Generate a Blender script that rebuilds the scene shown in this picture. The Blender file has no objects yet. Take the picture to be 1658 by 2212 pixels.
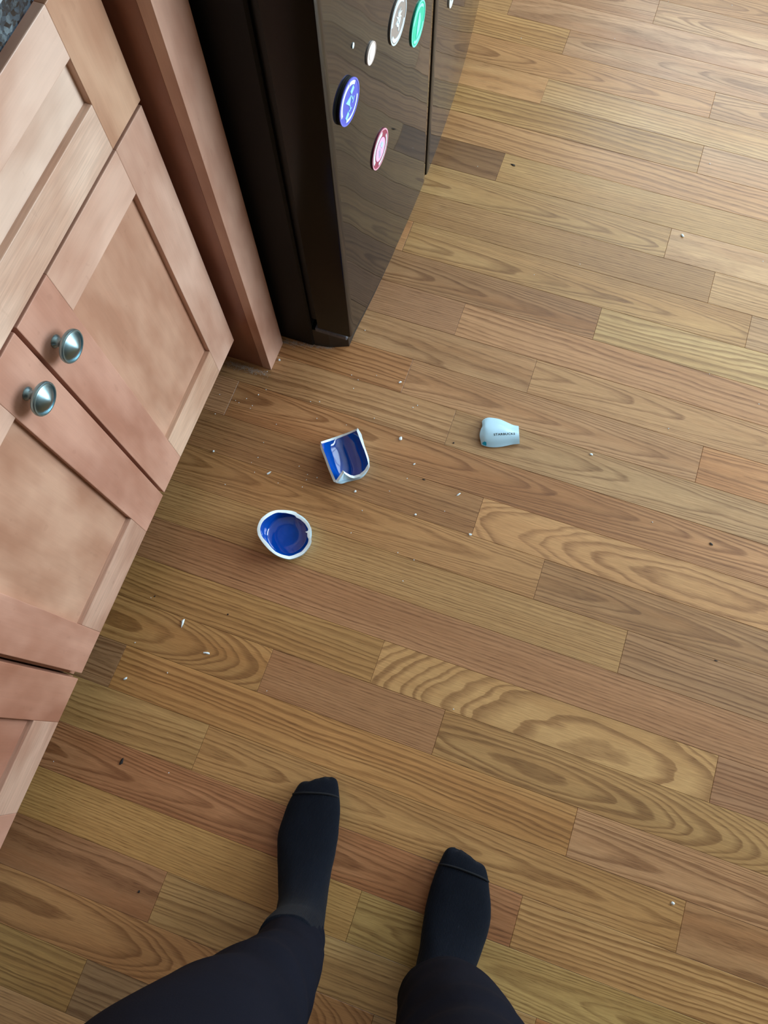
import bpy, bmesh, math, random
from mathutils import Vector, Matrix, Euler, noise
scene = bpy.context.scene
COL = scene.collection
random.seed(7)

# ------------------------------------------------------------------ camera
FPX, IW, IH, CH = 1614.0, 1658.0, 2212.0, 1.407
CAM_ROT = (0.3078, 0.0143, 0.3326)
cam_d = bpy.data.cameras.new('camera')
cam_d.sensor_fit = 'VERTICAL'; cam_d.sensor_height = 36.0
cam_d.lens = FPX / IH * 36.0
cam_d.clip_start = 0.02
cam = bpy.data.objects.new('camera', cam_d); COL.objects.link(cam)
cam.location = (0, 0, CH); cam.rotation_euler = CAM_ROT
scene.camera = cam
RM = Euler(CAM_ROT, 'XYZ').to_matrix()

# ------------------------------------------------------------------ light, exposure
RX0, RX1, RY0, RY1, RZ = -1.16, 2.80, -3.00, 3.05, 2.45      # the room
scene.view_settings.view_transform = 'Standard'
scene.view_settings.look = 'None'
scene.view_settings.gamma = 1.0
scene.view_settings.exposure = 0.36
scene.view_settings.use_curve_mapping = False
world = bpy.data.worlds.new('sky'); scene.world = world
world.use_nodes = True
bg = world.node_tree.nodes['Background']
bg.inputs['Color'].default_value = (0.72, 0.86, 1.0, 1)
bg.inputs['Strength'].default_value = 0.8

def area(name, loc, rot, sx, sy, power, color):
    l = bpy.data.lights.new(name, 'AREA'); l.shape = 'RECTANGLE'; l.size = sx; l.size_y = sy
    l.energy = power; l.color = color
    o = bpy.data.objects.new(name, l); COL.objects.link(o)
    o.location = loc; o.rotation_euler = rot
    return o
DAY = (0.74, 0.90, 1.0)
# daylight that comes in through the two windows (the lamps stand outside their panes)
area('daylight_right', (2.96, 1.95, 1.10), (0, math.radians(90), 0), 2.0, 1.9, 150, DAY)
area('daylight_far', (0.95, RY1+0.16, 1.5), (math.radians(-90), 0, 0), 2.1, 1.5, 46, DAY)

# ------------------------------------------------------------------ helpers
def px(u, v, z):
    """photo pixel -> point at height z"""
    d = RM @ Vector(((u - IW/2)/FPX, -(v - IH/2)/FPX, -1.0))
    t = (z - CH)/d.z
    return Vector((d.x*t, d.y*t, z))

def lin(r, g, b):
    f = lambda c: (c/255/12.92) if c/255 <= 0.04045 else ((c/255 + 0.055)/1.055)**2.4
    return (f(r), f(g), f(b))

def link(name, me, mat=None, parent=None, smooth=None):
    o = bpy.data.objects.new(name, me); COL.objects.link(o)
    if mat is not None:
        for m in (mat if isinstance(mat, (list, tuple)) else [mat]): me.materials.append(m)
    if parent is not None: o.parent = parent
    if smooth is not None:
        me.polygons.foreach_set('use_smooth', [True]*len(me.polygons))
        if smooth < 180: me.set_sharp_from_angle(angle=math.radians(smooth))
    return o

def bm_obj(name, bm, mat=None, parent=None, smooth=None):
    me = bpy.data.meshes.new(name)
    bmesh.ops.recalc_face_normals(bm, faces=bm.faces)
    bm.to_mesh(me); bm.free()
    return link(name, me, mat, parent, smooth)

def pd_obj(name, verts, faces, mat=None, parent=None, smooth=None):
    me = bpy.data.meshes.new(name); me.from_pydata([tuple(v) for v in verts], [], faces); me.update()
    return link(name, me, mat, parent, smooth)

def empty(name, loc=(0, 0, 0), rot=(0, 0, 0)):
    o = bpy.data.objects.new(name, None); COL.objects.link(o)
    o.location = loc; o.rotation_euler = rot; o.empty_display_size = 0.05
    return o

def tag(o, label=None, cat=None, group=None, kind=None):
    if label: o['label'] = label
    if cat: o['category'] = cat
    if group: o['group'] = group
    if kind: o['kind'] = kind
    return o

def add_box(bm, x0, x1, y0, y1, z0, z1, bevel=0.0, segs=1):
    r = bmesh.ops.create_cube(bm, size=1.0)
    vs = r['verts']
    for v in vs:
        v.co = Vector((x0 + (v.co.x+.5)*(x1-x0), y0 + (v.co.y+.5)*(y1-y0), z0 + (v.co.z+.5)*(z1-z0)))
    if bevel > 0:
        es = list({e for v in vs for e in v.link_edges})
        bmesh.ops.bevel(bm, geom=es, offset=bevel, segments=segs, affect='EDGES', profile=0.6)

def box(name, x0, x1, y0, y1, z0, z1, mat, parent=None, bevel=0.0, segs=1):
    """box whose origin is at its own centre base; coordinates are in the parent's frame"""
    c = Vector(((x0+x1)/2, (y0+y1)/2, z0))
    bm = bmesh.new()
    add_box(bm, x0-c.x, x1-c.x, y0-c.y, y1-c.y, 0, z1-z0, bevel, segs)
    o = bm_obj(name, bm, mat, parent); o.location = c
    return o

def add_prism(bm, pts, z0, z1):
    a = [bm.verts.new((p[0], p[1], z0)) for p in pts]
    b = [bm.verts.new((p[0], p[1], z1)) for p in pts]
    n = len(pts)
    bm.faces.new(a[::-1]); bm.faces.new(b)
    for i in range(n):
        bm.faces.new((a[i], a[(i+1) % n], b[(i+1) % n], b[i]))

def lathe(name, prof, mat, parent=None, n=32, axis='Z', smooth=40):
    """prof: list of (radius, height)"""
    vs, fs = [], []
    for r, h in prof:
        for i in range(n):
            a = 2*math.pi*i/n
            p = (r*math.cos(a), r*math.sin(a), h)
            if axis == 'X': p = (p[2], p[0], p[1])
            vs.append(p)
    for k in range(len(prof)-1):
        for i in range(n):
            j = (i+1) % n
            fs.append((k*n+i, k*n+j, (k+1)*n+j, (k+1)*n+i))
    fs.append(tuple(range(n))[::-1]); fs.append(tuple(range((len(prof)-1)*n, len(prof)*n)))
    return pd_obj(name, vs, fs, mat, parent, smooth)

# ------------------------------------------------------------------ node helper
class NG:
    def __init__(s, name):
        s.m = bpy.data.materials.new(name); s.m.use_nodes = True
        s.t = s.m.node_tree; s.N = s.t.nodes; s.L = s.t.links
        s.bsdf = s.N['Principled BSDF']
    def put(s, sock, val):
        if val is None: return
        if isinstance(val, bpy.types.NodeSocket): s.L.new(val, sock)
        else:
            if sock.type in ('RGBA',) and len(val) == 3: val = (*val, 1)
            sock.default_value = val
    def math(s, op, a, b=None, c=None, clamp=False):
        n = s.N.new('ShaderNodeMath'); n.operation = op; n.use_clamp = clamp
        for i, v in enumerate((a, b, c)): s.put(n.inputs[i], v) if v is not None else None
        return n.outputs[0]
    def vmath(s, op, a, b=None):
        n = s.N.new('ShaderNodeVectorMath'); n.operation = op
        s.put(n.inputs[0], a)
        if b is not None: s.put(n.inputs[1], b)
        return n.outputs[0]
    def attr(s, name):
        n = s.N.new('ShaderNodeAttribute'); n.attribute_type = 'OBJECT'; n.attribute_name = name
        return n
    def sep(s, v):
        n = s.N.new('ShaderNodeSeparateXYZ'); s.put(n.inputs[0], v); return n.outputs
    def comb(s, x, y, z):
        n = s.N.new('ShaderNodeCombineXYZ')
        for i, v in enumerate((x, y, z)): s.put(n.inputs[i], v)
        return n.outputs[0]
    def obj_co(s): return s.N.new('ShaderNodeTexCoord').outputs['Object']
    def noise(s, vec, scale=1.0, detail=2.0, rough=0.5, out='Fac'):
        n = s.N.new('ShaderNodeTexNoise'); s.put(n.inputs['Vector'], vec)
        n.inputs['Scale'].default_value = scale; n.inputs['Detail'].default_value = detail
        n.inputs['Roughness'].default_value = rough
        return n.outputs[out]
    def voro(s, vec, scale, out='Color'):
        n = s.N.new('ShaderNodeTexVoronoi'); s.put(n.inputs['Vector'], vec); n.inputs['Scale'].default_value = scale
        return n.outputs[out]
    def ramp(s, fac, stops, interp='LINEAR'):
        n = s.N.new('ShaderNodeValToRGB'); s.put(n.inputs[0], fac); cr = n.color_ramp; cr.interpolation = interp
        while len(cr.elements) < len(stops): cr.elements.new(0.5)
        for e, (p, c) in zip(cr.elements, stops):
            e.position = p; e.color = (*c, 1) if len(c) == 3 else c
        return n.outputs[0]
    def rampv(s, fac, stops, interp='LINEAR'):
        return s.ramp(fac, [(p, (v, v, v)) for p, v in stops], interp)
    def mix(s, fac, a, b, mode='MIX'):
        n = s.N.new('ShaderNodeMix'); n.data_type = 'RGBA'; n.blend_type = mode
        s.put(n.inputs[0], fac); s.put(n.inputs[6], a); s.put(n.inputs[7], b)
        return n.outputs[2]
    def map(s, vec, scale=(1, 1, 1), loc=None):
        v = s.vmath('MULTIPLY', vec, scale)
        if loc is not None: v = s.vmath('ADD', v, loc)
        return v
    def bump(s, h, strength=0.2, dist=0.001):
        n = s.N.new('ShaderNodeBump'); n.inputs['Strength'].default_value = strength
        n.inputs['Distance'].default_value = dist; s.put(n.inputs['Height'], h)
        s.L.new(n.outputs[0], s.bsdf.inputs['Normal'])
    def set(s, **k):
        for a, v in k.items(): s.put(s.bsdf.inputs[a.replace('_', ' ')], v)
        return s.m

def plain(name, col, rough=0.5, metal=0.0, var=0.06, scale=30, **k):
    g = NG(name)
    n = g.noise(g.obj_co(), scale, 3)
    f = g.math('MULTIPLY_ADD', n, 2*var, 1-var)
    g.set(Base_Color=g.vmath('MULTIPLY', (*col,), g.comb(f, f, f)), Roughness=rough, Metallic=metal, **k)
    return g.m

# ------------------------------------------------------------------ materials
def oak_material():
    g = NG('oak_plank')
    co = g.obj_co(); x, y, _ = g.sep(co)
    tone = g.attr('tone').outputs['Color']
    A, B, C = g.sep(g.attr('grain').outputs['Vector'])
    xc, y0, Lr = g.sep(g.attr('figure').outputs['Vector'])
    st, seed, var = g.sep(g.attr('wear').outputs['Vector'])
    off = g.comb(seed, g.math('MULTIPLY', seed, 1.7), g.math('MULTIPLY', seed, 0.37))
    dx = g.math('SUBTRACT', x, xc); dy = g.math('SUBTRACT', y, y0)
    w1 = g.math('SUBTRACT', g.noise(g.map(co, (3.2, 14, 1), off), 1.0, 2.0), 0.5)
    w2 = g.math('SUBTRACT', g.noise(g.map(co, (18, 60, 1), off), 1.0, 2.0), 0.5)
    h = g.math('MULTIPLY', A, dx)
    h = g.math('ADD', h, g.math('MULTIPLY', B, g.math('MULTIPLY', dx, dx)))
    h = g.math('ADD', h, g.math('MULTIPLY', C, g.math('MULTIPLY', dy, dy)))
    h = g.math('ADD', h, g.math('MULTIPLY', Lr, dy))
    h = g.math('ADD', h, g.math('MULTIPLY', w1, 2.6))
    h = g.math('ADD', h, g.math('MULTIPLY', w2, 0.45))
    h = g.math('ADD', h, g.math('MULTIPLY', seed, 3.3))
    h = g.math('ADD', h, g.math('MULTIPLY', g.math('SUBTRACT', g.noise(g.comb(h, g.math('MULTIPLY', seed, 5.1), 0.0), 0.42, 1.0), 0.5), 3.0))
    f = g.math('FRACT', h)
    ring = g.rampv(f, [(0.0, 0.05), (0.42, 0.0), (0.66, 0.55), (0.86, 1.0), (0.95, 0.6), (1.0, 0.05)])
    # ring to ring the strength differs
    wv = g.noise(g.comb(g.math('FLOOR', h), seed, 0.0), 7.31, 0.0)
    ring = g.math('MULTIPLY', ring, g.math('MULTIPLY_ADD', wv, 1.5, 0.45))
    broad = g.noise(g.map(co, (2.2, 22, 1), off), 1.0, 3.0)
    broad2 = g.noise(g.map(co, (3.5, 9, 1), g.vmath('ADD', off, (9.1, 4.2, 0))), 1.0, 2.0)
    # pores: fine dark dashes along the grain, gathered in the rings
    pn = g.noise(g.map(co, (34, 900, 1), off), 1.0, 2.0)
    pore = g.rampv(pn, [(0.52, 0.0), (0.66, 1.0)])
    pore = g.math('MULTIPLY', pore, g.math('MULTIPLY_ADD', ring, 0.75, 0.28))
    fine = g.noise(g.map(g.comb(x, g.math('ADD', y, g.math('MULTIPLY', w2, 0.004)), 0.0), (20, 520, 1), off), 1.0, 3.0, 0.65)
    dark = g.vmath('MULTIPLY', tone, (0.60, 0.52, 0.46))
    heart = g.rampv(g.noise(g.map(co, (1.6, 17, 1), g.vmath('ADD', off, (3.7, 8.8, 0))), 1.0, 3.0, 0.6), [(0.42, 0.0), (0.66, 1.0)])
    tone = g.mix(g.math('MULTIPLY', heart, g.math('MULTIPLY', var, 1.35), clamp=True), tone, g.vmath('MULTIPLY', tone, (0.80, 0.66, 0.55)))
    c = g.mix(g.math('MULTIPLY', ring, g.math('MULTIPLY', st, 1.3), clamp=True), tone, dark)
    c = g.mix(g.math('MULTIPLY', pore, 0.7), c, g.vmath('MULTIPLY', tone, (0.40, 0.32, 0.27)))
    k = g.math('MULTIPLY_ADD', g.math('SUBTRACT', broad, 0.5), var, 1.0)
    k2 = g.math('MULTIPLY_ADD', g.math('SUBTRACT', broad2, 0.5), g.math('MULTIPLY', var, 0.9), 1.0)
    k3 = g.math('MULTIPLY_ADD', g.math('SUBTRACT', fine, 0.5), 0.75, 1.03)
    kk = g.math('MULTIPLY', g.math('MULTIPLY', k, k2), k3)
    c = g.vmath('MULTIPLY', c, g.comb(kk, g.math('POWER', kk, 1.12), g.math('POWER', kk, 1.3)))
    ro = g.math('MULTIPLY_ADD', g.noise(co, 9.0, 3.0), 0.10, 0.32)
    g.set(Base_Color=c, Roughness=ro, IOR=1.5)
    g.bump(g.math('MULTIPLY_ADD', pore, -0.5, g.noise(g.map(co, (6, 16, 1), off), 1.0, 2.0)), 0.10, 0.0006)
    return g.m

def maple_material(vertical=True):
    g = NG('stained_maple_upright' if vertical else 'stained_maple_level')
    co = g.obj_co()
    tone = g.attr('tone').outputs['Color']
    st, seed, var = g.sep(g.attr('wear').outputs['Vector'])
    off = g.comb(seed, g.math('MULTIPLY', seed, 1.3), g.math('MULTIPLY', seed, 0.7))
    s1 = (11, 11, 5) if vertical else (11, 5, 11)
    s2 = (70, 70, 7) if vertical else (70, 7, 70)
    s3 = (420, 420, 16) if vertical else (420, 16, 420)
    b = g.noise(g.map(co, s1, off), 1.0, 3.0, 0.55)
    b2 = g.noise(g.map(co, s2, off), 1.0, 3.0)
    b3 = g.noise(g.map(co, s3, off), 1.0, 2.0)
    bl = g.rampv(b, [(0.36, 0.0), (0.64, 1.0)])
    c = g.mix(bl, g.vmath('MULTIPLY', tone, (0.76, 0.66, 0.61)), g.vmath('MULTIPLY', tone, (1.06, 1.08, 1.08)))
    k = g.math('MULTIPLY_ADD', g.math('SUBTRACT', b2, 0.5), 0.16, 1.0)
    k = g.math('MULTIPLY', k, g.math('MULTIPLY_ADD', g.math('SUBTRACT', b3, 0.5), var, 1.0))
    c = g.vmath('MULTIPLY', c, g.comb(k, k, k))
    fl = g.rampv(g.noise(g.map(co, (95, 95, 60), off), 1.0, 0.0), [(0.80, 0.0), (0.83, 1.0)])
    c = g.mix(g.math('MULTIPLY', fl, 0.12), c, g.vmath('MULTIPLY', tone, (0.45, 0.36, 0.32)))
    g.set(Base_Color=c, Roughness=g.math('MULTIPLY_ADD', b2, 0.12, 0.30), IOR=1.48)
    g.bump(b3, 0.05, 0.0004)
    return g.m

OAK = oak_material()
MAPV, MAPH = maple_material(True), maple_material(False)
SUB = plain('floor_gap_filler', lin(70, 46, 30), 0.8)
WALL = plain('wall_paint', lin(196, 188, 172), 0.7, var=0.02, scale=4)
CEIL = plain('ceiling_paint', lin(216, 213, 206), 0.8, var=0.02, scale=4)
TRIM = plain('trim_paint', lin(235, 234, 230), 0.4, var=0.02)
CARC = plain('cabinet_inside', lin(96, 62, 44), 0.6)
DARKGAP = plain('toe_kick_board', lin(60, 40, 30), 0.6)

def granite():
    g = NG('granite'); co = g.obj_co()
    v = g.sep(g.voro(co, 210.0))[0]
    n = g.noise(co, 60.0, 4.0, 0.7)
    f = g.math('ADD', g.math('MULTIPLY', v, 0.5), g.math('MULTIPLY', n, 0.55))
    c = g.ramp(f, [(0.25, lin(14, 17, 22)), (0.42, lin(38, 46, 54)), (0.55, lin(58, 74, 86)), (0.66, lin(30, 35, 40)), (0.8, lin(104, 122, 132))])
    g.set(Base_Color=c, Roughness=0.16, IOR=1.55); return g.m
GRAN = granite()

def fridge_front():
    g = NG('glossy_black_enamel'); co = g.obj_co()
    g.set(Base_Color=(0.006, 0.006, 0.006, 1), Roughness=0.045, IOR=1.62)
    g.bump(g.noise(g.map(co, (1, 9, 2.2)), 1.0, 1.0), 0.35, 0.004)
    return g.m
FFRONT = fridge_front()
def fridge_side():
    g = NG('textured_black_steel'); co = g.obj_co()
    n = g.noise(co, 900, 2)
    g.set(Base_Color=(0.0060, 0.0056, 0.0058, 1), Roughness=0.5, Specular_IOR_Level=0.16); g.bump(n, 0.15, 0.0004); return g.m
FSIDE = fridge_side()
FEDGE = plain('black_door_edge', (0.0040, 0.0033, 0.0033), 0.22, Specular_IOR_Level=0.22)
RUBBER = plain('black_rubber', (0.003, 0.003, 0.003), 0.6)
BPLAST = plain('black_plastic', (0.012, 0.011, 0.011), 0.4)
NICKEL = None
def nickel():
    g = NG('brushed_nickel'); co = g.obj_co()
    n = g.noise(g.map(co, (60, 1400, 1400)), 1.0, 2)
    g.set(Base_Color=lin(146, 174, 183), Metallic=1.0, Roughness=g.math('MULTIPLY_ADD', n, 0.1, 0.31)); return g.m
NICKEL = nickel()
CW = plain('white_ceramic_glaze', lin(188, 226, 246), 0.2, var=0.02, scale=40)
CB = plain('white_broken_ceramic', lin(226, 240, 246), 0.5, var=0.05, scale=300)
BLUE = plain('cobalt_blue_glaze', lin(2, 70, 166), 0.07, var=0.08, scale=50, Coat_Weight=0.5, Coat_Roughness=0.03)
INK = plain('black_print', lin(22, 22, 26), 0.4)
PINKINK = plain('pink_print', lin(200, 140, 160), 0.5)
BLUEINK = plain('blue_print', lin(70, 140, 210), 0.5)
CYANINK = plain('cyan_print', lin(20, 165, 205), 0.4)

def knit():
    g = NG('navy_knit'); co = g.obj_co(); x, y, z = g.sep(co)
    rib = g.math('SINE', g.math('MULTIPLY', x, 2900.0))
    fz = g.noise(co, 700, 3)
    n = g.noise(co, 30, 3)
    f = g.math('MULTIPLY_ADD', n, 0.5, 0.75)
    c = g.vmath('MULTIPLY', lin(13, 17, 26), g.comb(f, f, f))
    c = g.mix(g.math('MULTIPLY', g.rampv(fz, [(0.62, 0), (0.75, 1)]), 0.25), c, lin(40, 46, 58))
    g.set(Base_Color=c, Roughness=0.95, Specular_IOR_Level=0.12, Sheen_Weight=0.03, Sheen_Roughness=0.5)
    g.bump(g.math('ADD', g.math('MULTIPLY', rib, 0.5), fz), 0.5, 0.0008); return g.m
KNIT = knit()
SEAM = plain('navy_seam_thread', lin(9, 11, 18), 0.95, var=0.2, scale=500)
def cloth():
    g = NG('black_navy_trouser_cloth'); co = g.obj_co()
    n = g.noise(co, 14, 3); f = g.math('MULTIPLY_ADD', n, 0.4, 0.8)
    tw = g.noise(g.map(co, (900, 900, 300)), 1.0, 2)
    g.set(Base_Color=g.vmath('MULTIPLY', lin(17, 19, 29), g.comb(f, f, f)), Roughness=0.9, Specular_IOR_Level=0.07)
    g.bump(tw, 0.2, 0.0006); return g.m
CLOTH = cloth()

# ------------------------------------------------------------------ room
ROW, ROFF = 0.08264, 0.01256
def struct(o): o['kind'] = 'structure'; return o
floor = struct(box('floor', RX0, RX1, RY0, RY1, -0.10, -0.004, SUB))
struct(box('ceiling', RX0, RX1, RY0, RY1, RZ, RZ+0.1, CEIL))
struct(box('wall_left', RX0-0.12, RX0, RY0, RY1, -0.1, RZ+0.1, WALL))
struct(box('wall_near', RX0-0.12, RX1+0.12, RY0-0.12, RY0, -0.1, RZ+0.1, plain('bounce_dimming_wall', lin(70, 58, 50), 0.7, var=0.02, scale=4)))  # unseen wall, colour darkened to cut bounce light on faces turned towards it
def wall_with_hole(name, axis, pos, a0, a1, h0, h1, w0, w1, th=0.12):
    bm = bmesh.new()
    for (p0, p1, q0, q1) in ((a0, w0, -0.1, RZ+0.1), (w1, a1, -0.1, RZ+0.1), (w0, w1, -0.1, h0), (w0, w1, h1, RZ+0.1)):
        if axis == 'x': add_box(bm, pos, pos+th, p0, p1, q0, q1)
        else: add_box(bm, p0, p1, pos, pos+th, q0, q1)
    return struct(bm_obj(name, bm, WALL))
wall_with_hole('wall_right', 'x', RX1, RY0, RY1, 0.06, 2.12, 1.00, 2.90)
wall_with_hole('wall_far', 'y', RY1, RX0, RX1, 0.75, 2.25, -0.1, 2.0)
def pane_mat():
    g = NG('window_glass')
    tr = g.N.new('ShaderNodeBsdfTransparent'); gl = g.N.new('ShaderNodeBsdfGlossy'); gl.inputs['Roughness'].default_value = 0.02
    fr = g.N.new('ShaderNodeFresnel'); fr.inputs['IOR'].default_value = 1.2
    mx = g.N.new('ShaderNodeMixShader'); out = g.N['Material Output']
    g.L.new(fr.outputs[0], mx.inputs[0]); g.L.new(tr.outputs[0], mx.inputs[1]); g.L.new(gl.outputs[0], mx.inputs[2])
    g.L.new(mx.outputs[0], out.inputs['Surface']); return g.m
GLASS = pane_mat()
def window(name, axis, pos, a0, a1, h0, h1, nm):
    def bx(nm_, p0, p1, q0, q1, d0, d1, mat, par):
        if axis == 'x': return box(nm_, pos+d0, pos+d1, p0, p1, q0, q1, mat, par)
        return box(nm_, p0, p1, pos+d0, pos+d1, q0, q1, mat, par)
    bm = bmesh.new(); t = 0.05
    for (p0, p1, q0, q1) in ((a0, a0+t, h0, h1), (a1-t, a1, h0, h1), (a0+t, a1-t, h0, h0+t), (a0+t, a1-t, h1-t, h1)):
        if axis == 'x': add_box(bm, pos+0.02, pos+0.09, p0, p1, q0, q1)
        else: add_box(bm, p0, p1, pos+0.02, pos+0.09, q0, q1)
    w = struct(bm_obj(name, bm, TRIM))
    bx('pane', a0+t, a1-t, h0+t, h1-t, 0.05, 0.054, GLASS, w)
    for k in range(1, nm):
        c = a0 + (a1-a0)*k/nm
        bx('mullion', c-0.02, c+0.02, h0+t, h1-t, 0.03, 0.08, TRIM, w)
    bx('sill' if name[0] == 'd' else 'window_sill', a0-0.04, a1+0.04, h0-0.03, h0, -0.04, 0.0, TRIM, w)
    return w
window('door_1', 'x', RX1, 1.00, 2.90, 0.06, 2.12, 2)
window('window_1', 'y', RY1, -0.1, 2.0, 0.75, 2.25, 3)
struct(box('baseboard_right', RX1-0.015, RX1, RY0, RY1, 0.0, 0.10, TRIM))
struct(box('baseboard_far', -0.34, RX1-0.015, RY1-0.015, RY1, 0.0, 0.10, TRIM))
struct(box('baseboard_near', RX0, RX1-0.015, RY0, RY0+0.015, 0.0, 0.10, TRIM))

# ------------------------------------------------------------------ oak planks
T0 = dict(straw=(202, 166, 116), blond=(204, 160, 104), honey=(180, 134, 82), tan=(186, 144, 96), orange=(176, 126, 76),
         red=(156, 114, 80), brown=(150, 116, 86), dark=(100, 62, 44), pink=(186, 150, 120), gold=(184, 142, 88), grey=(178, 140, 102))
MEAN = (183, 138, 88)
T = {k: tuple(v*0.55+m*0.45 for v, m in zip(c, MEAN)) for k, c in T0.items()}
# joints per row (x of each butt joint) and the boards between them: (tone, figure)
# figure: S straight lines, F fine lines, C+/C- cathedral pointing right/left, E eye, P plain
ROWS = {
 23: ([0.62], [('tan', 'C+'), ('red', 'S')]),
 22: ([0.05], [('pink', 'C+'), ('pink', 'C-')]),
 21: ([-0.30], [('tan', 'S'), ('pink', 'P')]),
 20: ([-0.137], [('tan', 'S'), ('pink', 'C-')]),
 19: ([0.241], [('tan', 'C+'), ('pink', 'C-')]),
 18: ([-0.147, 0.75], [('straw', 'P'), ('straw', 'S'), ('tan', 'S')]),
 17: ([0.247], [('gold', 'S'), ('pink', 'S')]),
 16: ([0.70], [('tan', 'S'), ('straw', 'S')]),
 15: ([-0.184, 0.82], [('dark', 'P'), ('tan', 'F'), ('honey', 'S')]),
 14: ([0.226], [('grey', 'C+'), ('straw', 'P')]),
 13: ([0.340], [('red', 'F'), ('straw', 'S')]),
 12: ([-0.326, 0.436], [('tan', 'P'), ('tan', 'C+'), ('pink', 'S')]),
 11: ([0.128], [('brown', 'C+'), ('straw', 'S')]),
 10: ([-0.153, 0.60], [('brown', 'F'), ('grey', 'S'), ('tan', 'S')]),
 9:  ([0.030], [('grey', 'P'), ('grey', 'C+')]),
 8:  ([-0.217, 0.400], [('orange', 'S'), ('grey', 'C+'), ('tan', 'C-')]),
 7:  ([-0.096], [('grey', 'S'), ('grey', 'C+')]),
 6:  ([-0.547, 0.70], [('grey', 'F'), ('red', 'C+'), ('tan', 'S')]),
 5:  ([0.012, 0.86], [('red', 'F'), ('blond', 'E5'), ('honey', 'S')]),
 4:  ([0.160], [('honey', 'C+'), ('brown', 'C+')]),
 3:  ([0.343], [('tan', 'F'), ('brown', 'S')]),
 2:  ([0.92], [('red', 'F'), ('tan', 'S')]),
 1:  ([-0.082, 0.547], [('orange', 'S'), ('blond', 'E1'), ('brown', 'S')]),
 0:  ([-0.273, 0.064], [('honey', 'K0'), ('red', 'F'), ('honey', 'E0')]),
 -1: ([-0.5375, 0.333], [('brown', 'C-'), ('honey', 'S'), ('grey', 'C+')]),
 -2: ([-0.333, 0.542], [('tan', 'S'), ('honey', 'C+'), ('red', 'P')]),
 -3: ([0.28], [('red', 'C+'), ('gold', 'S')]),
 -4: ([0.02, 0.72], [('gold', 'F'), ('gold', 'C-'), ('honey', 'S')]),
 -5: ([-0.3055, 0.35], [('red', 'P'), ('tan', 'S'), ('honey', 'C-')]),
 -6: ([0.10], [('honey', 'E6'), ('grey', 'C-')]),
 -7: ([-0.378, 0.5], [('gold', 'S'), ('brown', 'S'), ('honey', 'S')]),
}
PX0, PX1 = -1.155, 1.98
rp = random.Random(11)
plank_cache = {}
def plank_mesh(L):
    key = round(L, 3)
    if key in plank_cache: return plank_cache[key]
    g, c = 0.0002, 0.0004
    def ring(i, z): 
        return [(i, -ROW/2+i, z), (L-i, -ROW/2+i, z), (L-i, ROW/2-i, z), (i, ROW/2-i, z)]
    vs = ring(g+c, 0.0) + ring(g, -0.0004) + ring(g, -0.0039)
    fs = [(0, 1, 2, 3)]
    for k in (0, 4):
        for i in range(4):
            j = (i+1) % 4
            fs.append((k+4+i, k+4+j, k+j, k+i))
    fs.append((11, 10, 9, 8))
    me = bpy.data.meshes.new('plank'); me.from_pydata(vs, [], fs); me.update(); me.materials.append(OAK)
    plank_cache[key] = me
    return me
def figure(kind, L, xa, yc):
    r = rp.uniform
    s = 1 if kind.endswith('+') else -1
    if kind == 'S': return (r(-4, 4), r(-3, 3), r(-250, 250)), (r(0, L), 0.0, r(80, 130)), (r(.5, .85), r(0, 50), r(.25, .5))
    if kind == 'F': return (r(-3, 3), 0.0, r(-200, 200)), (r(0, L), 0.0, r(150, 210)), (r(.35, .55), r(0, 50), r(.2, .4))
    if kind == 'P': return (r(-3, 3), 0.0, r(200, 600)), (r(0, L), r(-.02, .02), r(15, 40)), (r(.3, .5), r(0, 50), r(.5, .8))
    if kind[0] == 'C': return (s*r(6, 9), 0.0, r(2300, 3400)), (r(0, L), r(-.012, .012), r(-8, 8)), (r(.5, .8), r(0, 50), r(.3, .6))
    if kind == 'E5': return (-2.0, 26, 700), (0.4266-xa, 0.4640-yc, 6), (.55, 3.1, .35)
    if kind == 'E1': return (-3.5, 58, 420), (0.300-xa, 0.112-yc, 0), (.7, 8.4, .30)
    if kind == 'E0': return (2.0, 40, 1900), (0.253-xa, 0.037-yc, -38), (.72, 12.2, .40)
    if kind == 'K0': return (4.0, 60, 1600), (-0.5735-xa, 0.055-yc, 10), (.75, 21.7, .6)
    if kind == 'E6': return (5.0, 45, 1500), (-0.46-xa, -0.445-yc, 0), (.7, 5.9, .35)
for n in range(-12, 28):
    yc = ROFF + (n+0.5)*ROW
    if n in ROWS: js, boards = ROWS[n]
    else:
        js = [rp.uniform(-0.5, 0.6)]; ks = ['tan', 'honey', 'pink', 'grey', 'red', 'straw']
        boards = [(rp.choice(ks), rp.choice(['S', 'F', 'C+', 'C-'])) for _ in range(2)]
    xs = [PX0] + list(js) + [PX1]; bs = list(boards)
    # boards that run on out of the picture end somewhere
    if xs[-1]-xs[-2] > 1.35:
        xs.insert(-1, xs[-2]+rp.uniform(0.95, 1.25)); bs.append((rp.choice(['tan', 'honey', 'pink', 'grey']), 'S'))
    for k in range(len(xs)-1):
        L = xs[k+1]-xs[k]
        o = bpy.data.objects.new('plank', plank_mesh(L)); COL.objects.link(o)
        o.parent = floor
        o.location = Vector((xs[k], yc, rp.uniform(-0.00012, 0.00012))) - floor.location
        tname, fig = bs[k]
        c = lin(*[min(255, v*rp.uniform(.97, 1.03)) for v in T[tname]])
        o['tone'] = [float(v) for v in c]
        a, b, w = figure(fig, L, xs[k], yc)
        o['grain'] = [float(v) for v in a]; o['figure'] = [float(v) for v in b]; o['wear'] = [float(v) for v in w]

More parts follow.
